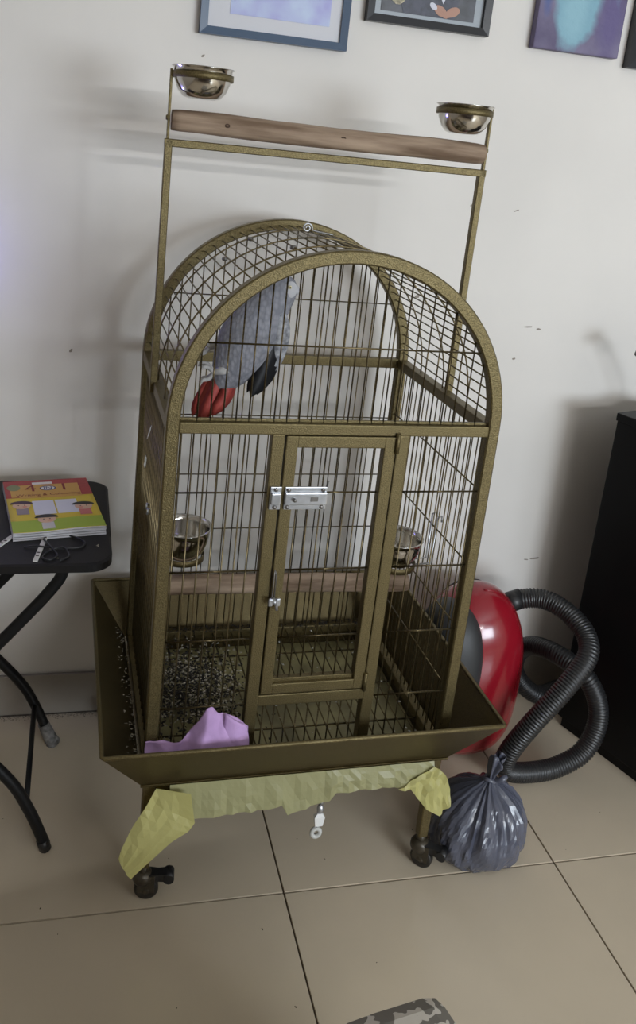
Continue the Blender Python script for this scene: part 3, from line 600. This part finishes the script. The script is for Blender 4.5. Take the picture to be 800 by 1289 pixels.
# ------------------------------------------------------------------ folding table with book, sticks and cord
tab = empty('folding_table', (-.46, -.26, 0), 0, 'small black folding table with bent tube legs by the wall', 'table')
TZ = .65
def rrect(x0, x1, y0, y1, r, n=8):
    pts = []
    for cx, cy, a0 in ((x1-r, y1-r, 0), (x0+r, y1-r, 90), (x0+r, y0+r, 180), (x1-r, y0+r, 270)):
        pts += [(cx+r*math.cos(math.radians(a0+90*k/n)), cy+r*math.sin(math.radians(a0+90*k/n))) for k in range(n+1)]
    return pts
TOPM = mat('black_table_top', (.0075, .0065, .0065), .5, var=.15, vscale=12, spec=.3)
tp = rrect(-.36, .362, -.20, .20, .045); m_ = MB(); n = len(tp)
inn = rrect(-.355, .357, -.195, .195, .042)
m_.prism(tp, TZ-.017, TZ-.003); m_.add([(x, y, TZ-.003) for x, y in tp]+[(x, y, TZ) for x, y in inn], [tuple(range(n, 2*n))]+[(k, (k+1) % n, n+(k+1) % n, n+k) for k in range(n)])
m_.build('tabletop', TOPM, tab)
def tleg(path, parent=tab): return MB().tube(catmull(path, 8), .0115, 12).build('leg', BLACKM, parent)
lz = lambda x, y, z: (x+.46, y+.26, z)
for y, nm in ((-.445, 0), (-.125, 1)):
    lg = tleg([lz(-.76, y, .625), lz(-.66, y, .58), lz(-.40, y, .315), lz(-.285, y, .185), lz(-.240, y, .105), lz(-.205, y, .014)])
    if nm:
        m_ = MB(); m_.tube([lz(-.222, y, .058), lz(-.213, y, .035), lz(-.203, y, .012), lz(-.197, y, .001)], [.0135, .0145, .016, .0175], 12); m_.build('taped_foot', mat('grey_tape', (.22, .21, .20), .6, col2=(.06, .055, .05), vscale=70, bump=.6, bscale=60), lg)
    else: MB().tube([lz(-.210, y, .024), lz(-.203, y, .0005)], .0125, 12).build('foot_cap', BLACKP, lg)
for y in (-.425, -.145):
    lg = tleg([lz(-.185, y, .628), lz(-.205, y, .585), lz(-.30, y, .470), lz(-.56, y, .17), lz(-.635, y, .09), lz(-.68, y, .014)])
    MB().tube([lz(-.675, y, .024), lz(-.682, y, .0005)], .0125, 12).build('foot_cap', BLACKP, lg)
MB().tube([lz(-.243, -.445, .112), lz(-.243, -.125, .112)], .006, 10).build('floor_bar', BLACKM, tab)
MB().tube([lz(-.61, -.425, .115), lz(-.61, -.145, .115)], .006, 10).build('floor_bar', BLACKM, tab)
MB().lathe([(0, -.008), (.007, -.008), (.008, -.004), (.008, .001), (0, .001)], lz(-.125, -.42, TZ-.017), 12).build('table_bumper', BLACKP, tab)
# activity book
BK = empty('activity_book', (-.2155, -.226, TZ), math.radians(9.0), 'dog-eared yellow and red activity book on the black table', 'book')
bw, bd, bt = .178, .250, .020
PAGES = mat('book_pages', (.46, .45, .47), .8, var=.15, vscale=30)
def wav(x, y, z): return z+.004*max(0, -(y/bd))*math.sin(x*30)*z/bt
for k in range(5):
    z0, z1 = .0006+k*.0034, .0006+k*.0034+.0030; o = .0012*((k*7) % 5)-.002
    P0 = [[(-bw/2+bw*i/10, -bd/2+o+(bd-o)*j/8, 0) for i in range(11)] for j in range(9)]
    vs = [(x, y, wav(x, y, z0)) for r_ in P0 for x, y, _ in r_]+[(x, y, wav(x, y, z1)) for r_ in P0 for x, y, _ in r_]; N = 99
    fs = [(j*11+i, j*11+i+1, (j+1)*11+i+1, (j+1)*11+i) for j in range(8) for i in range(10)]; fs += [tuple(N+q for q in f) for f in fs]
    bd_ = [j*11 for j in range(9)]; loop = list(range(11))+[j*11+10 for j in range(1, 9)]+[88+i for i in range(9, -1, -1)]+[j*11 for j in range(7, 0, -1)]
    fs += [(loop[i], loop[(i+1) % len(loop)], N+loop[(i+1) % len(loop)], N+loop[i]) for i in range(len(loop))]
    m_ = MB(); m_.add(vs, fs); m_.build('page_block', PAGES, BK)
CT = .0180
def patch(name, pts, col, lift, sub=1, rough=.45):
    # flat print: a thin shape following the waviness of the cover
    m_ = MB(); n = len(pts); c = (sum(p[0] for p in pts)/n, sum(p[1] for p in pts)/n)
    def z(x, y): return wav(x, y, CT)+.0004+lift
    m_.add([(x, y, z(x, y)) for x, y in pts]+[(c[0], c[1], z(*c))], [(k, (k+1) % n, n) for k in range(n)])
    return m_.build(name, mat('print_%s' % name+'_%d' % int(col[0]*1000+col[1]*100), col, rough), cover)
def strip(x0, x1, y0, y1, n=12):
    return [(x0+(x1-x0)*i/n, y0) for i in range(n+1)]+[(x1-(x1-x0)*i/n, y1) for i in range(n+1)]
P = [[(-bw/2+bw*i/14, -bd/2+bd*j/14, wav(-bw/2+bw*i/14, -bd/2+bd*j/14, CT)) for i in range(15)] for j in range(15)]
cover = solidify(MB().grid(P).build('cover', mat('cover_yellow', (.60, .44, .03), .42), BK), .0006)
def rows(name, y0, y1, col, lift, x0=-bw/2, x1=bw/2):
    P = [[(x0+(x1-x0)*i/14, y0+(y1-y0)*j/3, wav(x0+(x1-x0)*i/14, y0+(y1-y0)*j/3, CT)+.0004+lift) for i in range(15)] for j in range(4)]
    return MB().grid(P).build(name, mat('print_'+name, col, .42), cover)
rows('red_band', .035, bd/2, (.36, .035, .035), .0001)
rows('green_strip', -bd/2, -.075, (.30, .40, .035), .0001)
rows('title_panel', .030, .100, (.55, .30, .06), .0002, -.062, .066)
rows('title_panel_fold', .038, .075, (.55, .30, .06), .00025, -.078, -.055)
for i in range(13): rows('red_brick', .040, bd/2-.004, (.26, .022, .022), .00018, .0675+.0000*i, .0685) if i == 0 else None
for k in range(5): rows('red_brick', .045+.016*k, .0462+.016*k, (.26, .022, .022), .00018, .068, bw/2)
rows('header_panel', .101, .113, (.70, .66, .60), .0003, -.030, .012)
rows('open_page_print', -.052, .015, (.62, .62, .68), .0002, -.040, .003)
rows('open_page_print', -.052, .015, (.62, .62, .68), .0002, .006, .050)
def ell(cx, cy, a, b_, n=18, a0=0, a1=360): return [(cx+a*math.cos(math.radians(a0+(a1-a0)*k/n)), cy+b_*math.sin(math.radians(a0+(a1-a0)*k/n))) for k in range(n)]
def kid(cx, cy, hair, flip, shirt):
    patch('shirt', strip(cx-.012, cx+.012, cy-.042, cy-.014, 3), shirt, .0004); patch('face', ell(cx, cy, .018, .016), (.62, .40, .27), .0005)
    patch('hair', ell(cx, cy+.008, .023, .015, 16, -8, 188), hair, .0006); patch('cheek', ell(cx+.006*flip, cy-.006, .005, .003, 10), (.60, .20, .16), .0007)
    for dx in (-.006, .006): patch('eye_dot', ell(cx+dx, cy+.001, .0016, .002, 8), (.02, .015, .015), .0008)
kid(-.062, -.005, (.055, .018, .045), 1, (.25, .20, .22)); kid(.060, -.025, (.012, .010, .010), -1, (.50, .14, .12)); kid(-.020, -.075, (.012, .010, .012), 1, (.55, .52, .50))
patch('leaf_print', ell(-.070, .088, .014, .016), (.20, .22, .10), .0004)
def lettering(name, txt, size, x, y, col, lift, ext=0.0):
    cu = bpy.data.curves.new(name, 'FONT'); cu.body = txt; cu.size = size; cu.align_x = 'CENTER'; cu.align_y = 'CENTER'
    t_ = bpy.data.objects.new(name, cu); COL.objects.link(t_); dg = bpy.context.evaluated_depsgraph_get(); me = bpy.data.meshes.new_from_object(t_.evaluated_get(dg))
    bpy.data.objects.remove(t_); me.materials.clear(); me.materials.append(mat('ink_'+name, col, .5))
    for v in me.vertices: xx, yy = v.co.x+x, v.co.y+y; v.co = (xx, yy, wav(xx, yy, CT)+.0004+lift)
    return link(name, me, cover)
lettering('title_number', '4', .050, -.036, .080, (.22, .02, .02), .0006); lettering('title_number', '1', .050, .034, .080, (.22, .02, .02), .0006)
patch('title_badge', ell(.000, .079, .017, .012), (.03, .04, .16), .0005); patch('title_badge', ell(.000, .079, .0145, .0095), (.60, .58, .55), .0006); lettering('title_word', 'IN', .019, .000, .079, (.03, .04, .16), .0008)
lettering('subtitle', 'Writing & Colouring', .0158, -.002, .0455, (.20, .03, .02), .0006)
STK = mat('white_stick', (.60, .58, .54), .6, var=.05, vscale=40); INK = mat('stick_marks', (.05, .03, .03), .7)
def stick(p, q, label):
    p, q = Vector(p), Vector(q); d = (q-p); L_ = d.length; o = MB().box((0, -.0045, 0), (L_, .0045, .0032), .0008).build('flat_stick', STK); o.location = p; o.rotation_euler = (0, 0, math.atan2(d.y, d.x)); tag(o, label, 'stick', 'sticks on the table')
    for x in (.12, .2, .55, .62, .93): MB().box((L_*x, -.0030, .0031), (L_*x+.004, .0028, .0036)).build('mark', INK, o)
stick((-.2385, -.449, TZ+.0005), (-.2165, -.300, TZ+.0005), 'white flat stick crossed by the black cord on the table')
stick((-.345, -.455, TZ+.0005), (-.270, -.315, TZ+.0005), 'white flat stick slanting towards the table edge')
cordp = catmull([(-.262, -.392, TZ+.003), (-.24, -.395, TZ+.0065), (-.222, -.398, TZ+.005), (-.19, -.400, TZ+.003), (-.155, -.395, TZ+.003), (-.152, -.37, TZ+.003), (-.185, -.345, TZ+.003), (-.225, -.355, TZ+.003), (-.218, -.392, TZ+.009), (-.200, -.425, TZ+.003), (-.212, -.445, TZ+.003), (-.226, -.436, TZ+.003), (-.215, -.41, TZ+.003), (-.19, -.405, TZ+.008), (-.178, -.43, TZ+.003), (-.195, -.45, TZ+.003)], 6)
tag(MB().tube(cordp, .0017, 8).build('cord', BLACKP), 'thin black cord tangled on the black table', 'cord')
crumb = [(-.158, -.395), (-.137, -.392), (-.130, -.388), (-.204, -.437), (-.21, -.4)]
seeds('crumbs', 9, lambda: (lambda c: (c[0]+random.uniform(-.01, .01), c[1]+random.uniform(-.01, .01), TZ+.0005))(random.choice(crumb)), .0024, SEEDP, 'pale crumbs scattered on the black table beside the cord', 'crumbs')

# ------------------------------------------------------------------ pictures on the wall
def frame(x0, x1, z0, z1, fw_, dp, m, label, cat='picture'):
    e = empty('framed_picture', ((x0+x1)/2, 0, z0), 0, label, cat, None); a, h = (x1-x0)/2, z1-z0
    for q in ([(-a, 0), (a, 0), (a-fw_, fw_), (-a+fw_, fw_)], [(a, 0), (a, h), (a-fw_, h-fw_), (a-fw_, fw_)], [(a, h), (-a, h), (-a+fw_, h-fw_), (a-fw_, h-fw_)], [(-a, h), (-a, 0), (-a+fw_, fw_), (-a+fw_, h-fw_)]):
        m_ = MB(); vs = [(x, -dp if i < 2 else -dp+.003, z) for i, (x, z) in enumerate(q)]+[(x, -.001, z) for x, z in q]; m_.add(vs, [(0, 1, 2, 3), (7, 6, 5, 4)]+[(k, (k+1) % 4, 4+(k+1) % 4, 4+k) for k in range(4)]); m_.build('frame_side', m, e)
    return e, a, h
def panel(name, e, x0, x1, z0, z1, y, m): return MB().box((x0, y, z0), (x1, y+.003, z1)).build(name, m, e)
def flat(name, e, pts, y, m):
    n = len(pts); m_ = MB(); m_.add([(x, y, z) for x, z in pts]+[(x, y+.0008, z) for x, z in pts], [tuple(range(n))]+[(k, (k+1) % n, n+(k+1) % n, n+k) for k in range(n)]); return m_.build(name, m, e)
GLASS = bpy.data.materials.new('picture_glass'); GLASS.use_nodes = True; nt = GLASS.node_tree; nt.nodes.remove(nt.nodes['Principled BSDF'])
tr_ = nt.nodes.new('ShaderNodeBsdfTransparent'); gl_ = nt.nodes.new('ShaderNodeBsdfGlossy'); gl_.inputs['Roughness'].default_value = .03; mx_ = nt.nodes.new('ShaderNodeMixShader'); mx_.inputs[0].default_value = .05
nt.links.new(tr_.outputs[0], mx_.inputs[1]); nt.links.new(gl_.outputs[0], mx_.inputs[2]); nt.links.new(mx_.outputs[0], nt.nodes['Material Output'].inputs['Surface'])
e, a, h = frame(.047, .369, 1.644, 1.90, .0165, .022, mat('blue_grey_frame', (.055, .09, .15), .35), 'blue-grey framed picture with a white mount and lilac print')
panel('mount', e, -a+.016, a-.016, .016, h-.016, -.012, mat('white_mount', (.72, .72, .76), .6))
PH = mat('lilac_print', (.42, .42, .78), .5, col2=(.60, .72, .92), vscale=14, detail=8)
panel('print', e, -a+.062, a-.042, .046, h-.046, -.0135, PH)
panel('pane', e, -a+.016, a-.016, .016, h-.016, -.0175, GLASS)
e, a, h = frame(.407, .696, 1.714, 1.94, .0165, .022, mat('black_frame', (.010, .010, .013), .35), 'black framed photo of a seated person in a dark suit')
panel('mount', e, -a+.015, a-.015, .015, h-.015, -.009, mat('silver_mount', (.30, .33, .36), .35, var=.1, vscale=4))
panel('print', e, -a+.032, a-.037, .026, h-.03, -.0105, mat('photo_dark', (.035, .035, .045), .4, var=.5, vscale=30))
SUIT = mat('photo_suit', (.05, .052, .075), .5, var=.3, vscale=60); SKIN = mat('photo_skin', (.42, .22, .15), .5); SHIRT = mat('photo_shirt', (.62, .62, .70), .5); GOLD = mat('photo_gold', (.42, .36, .24), .5, var=.5, vscale=90)
flat('suit', e, [(-.06, .026), (.06, .026), (.075, .12), (.02, .19), (-.05, .19), (-.085, .10)], -.0115, SUIT); flat('shirt', e, [(.014, .085), (.030, .055), (.040, .080), (.030, .18), (.000, .18)], -.012, SHIRT)
def oval(cx, cz, a_, b_, rot, n=16): return [(cx+a_*math.cos(2*math.pi*k/n)*math.cos(rot)-b_*math.sin(2*math.pi*k/n)*math.sin(rot), cz+a_*math.cos(2*math.pi*k/n)*math.sin(rot)+b_*math.sin(2*math.pi*k/n)*math.cos(rot)) for k in range(n)]
flat('hand', e, oval(.026, .040, .017, .010, -.5), -.0125, SKIN); flat('hand', e, oval(.055, .041, .017, .010, .4), -.0127, SKIN)
for k in range(3): flat('finger', e, oval(.034+.002*k, .030+.004*k, .010, .0026, -.35), -.0130-.0001*k, SKIN); flat('finger', e, oval(.046-.001*k, .031+.004*k, .010, .0026, .3), -.0133-.0001*k, SKIN)
flat('cuff', e, oval(.008, .048, .010, .006, -.6), -.0128, SHIRT)
flat('ornament', e, [(-.075+.022*math.cos(k*.45), .075+.034*math.sin(k*.45)) for k in range(14)], -.012, GOLD)
e = empty('canvas_painting', (.917, 0, 1.705), 0, 'purple and pale blue painting on an unframed canvas', 'painting')
PUR = mat('purple_paint', (.085, .065, .14), .55, col2=(.165, .14, .235), vscale=12, bump=.6, bscale=60, detail=8)
nt = PUR.node_tree; bs = nt.nodes['Principled BSDF']; tc = [n for n in nt.nodes if n.type == 'TEX_COORD'][0]; ramp = [n for n in nt.nodes if n.type == 'VALTORGB'][0]
def shape(cx, cz, ax, az, col, soft, dist, prev):
    nz_ = nt.nodes.new('ShaderNodeTexNoise'); nz_.inputs['Scale'].default_value = 26; nz_.inputs['Detail'].default_value = 5; nt.links.new(tc.outputs['Object'], nz_.inputs['Vector'])
    m1 = nt.nodes.new('ShaderNodeMapping'); m1.inputs['Location'].default_value = (-cx/ax, 0, -cz/az); m1.inputs['Scale'].default_value = (1/ax, 0, 1/az); nt.links.new(tc.outputs['Object'], m1.inputs['Vector'])
    ln = nt.nodes.new('ShaderNodeVectorMath'); ln.operation = 'LENGTH'; nt.links.new(m1.outputs['Vector'], ln.inputs[0])
    ad = nt.nodes.new('ShaderNodeMath'); ad.operation = 'MULTIPLY_ADD'; ad.inputs[1].default_value = dist; nt.links.new(nz_.outputs['Fac'], ad.inputs[0]); nt.links.new(ln.outputs['Value'], ad.inputs[2])
    mr = nt.nodes.new('ShaderNodeMapRange'); mr.inputs['From Min'].default_value = 1+dist*.5+soft; mr.inputs['From Max'].default_value = 1+dist*.5-soft; nt.links.new(ad.outputs[0], mr.inputs['Value'])
    mx = nt.nodes.new('ShaderNodeMix'); mx.data_type = 'RGBA'; nt.links.new(mr.outputs['Result'], mx.inputs[0]); nt.links.new(prev, mx.inputs[6]); mx.inputs[7].default_value = (*col, 1); return mx.outputs[2]
c_ = shape(-.088, .19, .017, .11, (.05, .085, .26), .2, .7, ramp.outputs['Color'])
c_ = shape(-.016, .155, .062, .145, (.19, .37, .46), .12, .5, c_)
c_ = shape(-.020, .09, .028, .060, (.24, .44, .52), .45, .9, c_)
c_ = shape(.078, .165, .012, .085, (.17, .30, .42), .35, 1.2, c_)
c_ = shape(.075, .075, .028, .075, (.10, .075, .20), .5, 1.0, c_)
nt.links.new(c_, bs.inputs['Base Color'])
MB().box((-.110, -.024, 0), (.110, -.001, .30), .003).build('canvas', PUR, e)
flat('pink_form', e, [(-.014, .165), (.002, .135), (.020, .155), (.026, .20), (-.012, .22)], -.0260, mat('pink_paint', (.62, .30, .30), .5))
e, a, h = frame(1.058, 1.36, 1.690, 1.93, .022, .022, mat('black_frame', (.010, .010, .013), .35), 'black framed picture with a sand coloured mount beside the canvas')
panel('mount', e, -a+.02, a-.02, .02, h-.02, -.012, mat('sand_mount', (.45, .36, .26), .6)); panel('print', e, -a+.06, a-.06, .05, h-.05, -.0135, mat('sand_print', (.25, .18, .14), .6, var=.4, vscale=20))

# ------------------------------------------------------------------ blue night light plugged in beyond the table
nl = empty('night_light', (-.50, -.002, 1.10), 0, 'small blue glowing night light plugged into the wall above the table', 'night light')
MB().box((-.03, -.03, -.045), (.03, 0, .02), .005).build('plug_body', mat('white_plastic', (.8, .8, .78), .4), nl)
glow = bpy.data.materials.new('blue_glow'); glow.use_nodes = True; gbs = glow.node_tree.nodes['Principled BSDF']; gbs.inputs['Emission Color'].default_value = (.22, .20, 1, 1); gbs.inputs['Emission Strength'].default_value = 55
MB().lathe([(0, .045), (.018, .040), (.026, .022), (.024, .0), (.0, .0)], (0, -.028, .018), 24).build('glow_dome', glow, nl)

# ------------------------------------------------------------------ patterned footstool at the camera's feet
FAB = bpy.data.materials.new('leaf_pattern_fabric'); FAB.use_nodes = True; nt = FAB.node_tree; b = nt.nodes['Principled BSDF']; b.inputs['Roughness'].default_value = .9
tc = nt.nodes.new('ShaderNodeTexCoord'); wv = nt.nodes.new('ShaderNodeTexWave'); wv.wave_type = 'RINGS'; wv.inputs['Scale'].default_value = 19; wv.inputs['Distortion'].default_value = 9; wv.inputs['Detail'].default_value = 2; wv.inputs['Detail Scale'].default_value = 1.6
r = nt.nodes.new('ShaderNodeValToRGB'); r.color_ramp.elements[0].color = (.16, .145, .12, 1); r.color_ramp.elements[1].color = (.52, .48, .41, 1); r.color_ramp.elements[0].position = .66; r.color_ramp.elements[1].position = .72
nt.links.new(tc.outputs['Object'], wv.inputs['Vector']); nt.links.new(wv.outputs['Fac'], r.inputs['Fac']); nt.links.new(r.outputs['Color'], b.inputs['Base Color'])
fs_ = empty('footstool', (.138, -1.385, 0), math.radians(11), 'footstool covered in grey and cream leaf patterned fabric', 'footstool')
subsurf(MB().box((-.27, -.25, .06), (.275, .262, .332), .05).build('cushion', FAB, fs_), 1)
for x in (-.22, .22):
    for y in (-.2, .2): MB().tube([(x, y, 0), (x, y, .08)], [.014, .02], 10).build('leg', BLACKP, fs_)

# ------------------------------------------------------------------ sofa behind the photographer, unseen, put in to shade the lower left
sf = empty('added_sofa', (.05, -3.05, 0), 0, 'brown fabric couch added out of view to shade the lower left', 'added_sofa')
SOFM = mat('brown_upholstery', (.10, .07, .05), .9, var=.2, vscale=30, bump=.3, bscale=150)
subsurf(MB().box((-1.25, -.35, .08), (1.25, .40, .30), .04).build('base', SOFM, sf), 1)
for k in range(2): subsurf(MB().box((-1.05+1.055*k, -.20, .29), (-.005+1.055*k, .41, .45), .05).build('seat_cushion', SOFM, sf), 1)
subsurf(MB().box((-1.25, -.42, .08), (1.25, -.18, .95), .06).build('backrest', SOFM, sf), 1)
for x in (-1.25, 1.05): subsurf(MB().box((x, -.35, .08), (x+.20, .40, .62), .05).build('armrest', SOFM, sf), 1)
for x in (-1.15, 1.15):
    for y in (-.3, .32): MB().tube([(x, y, 0), (x, y, .10)], [.018, .024], 10).build('foot', BLACKP, sf)
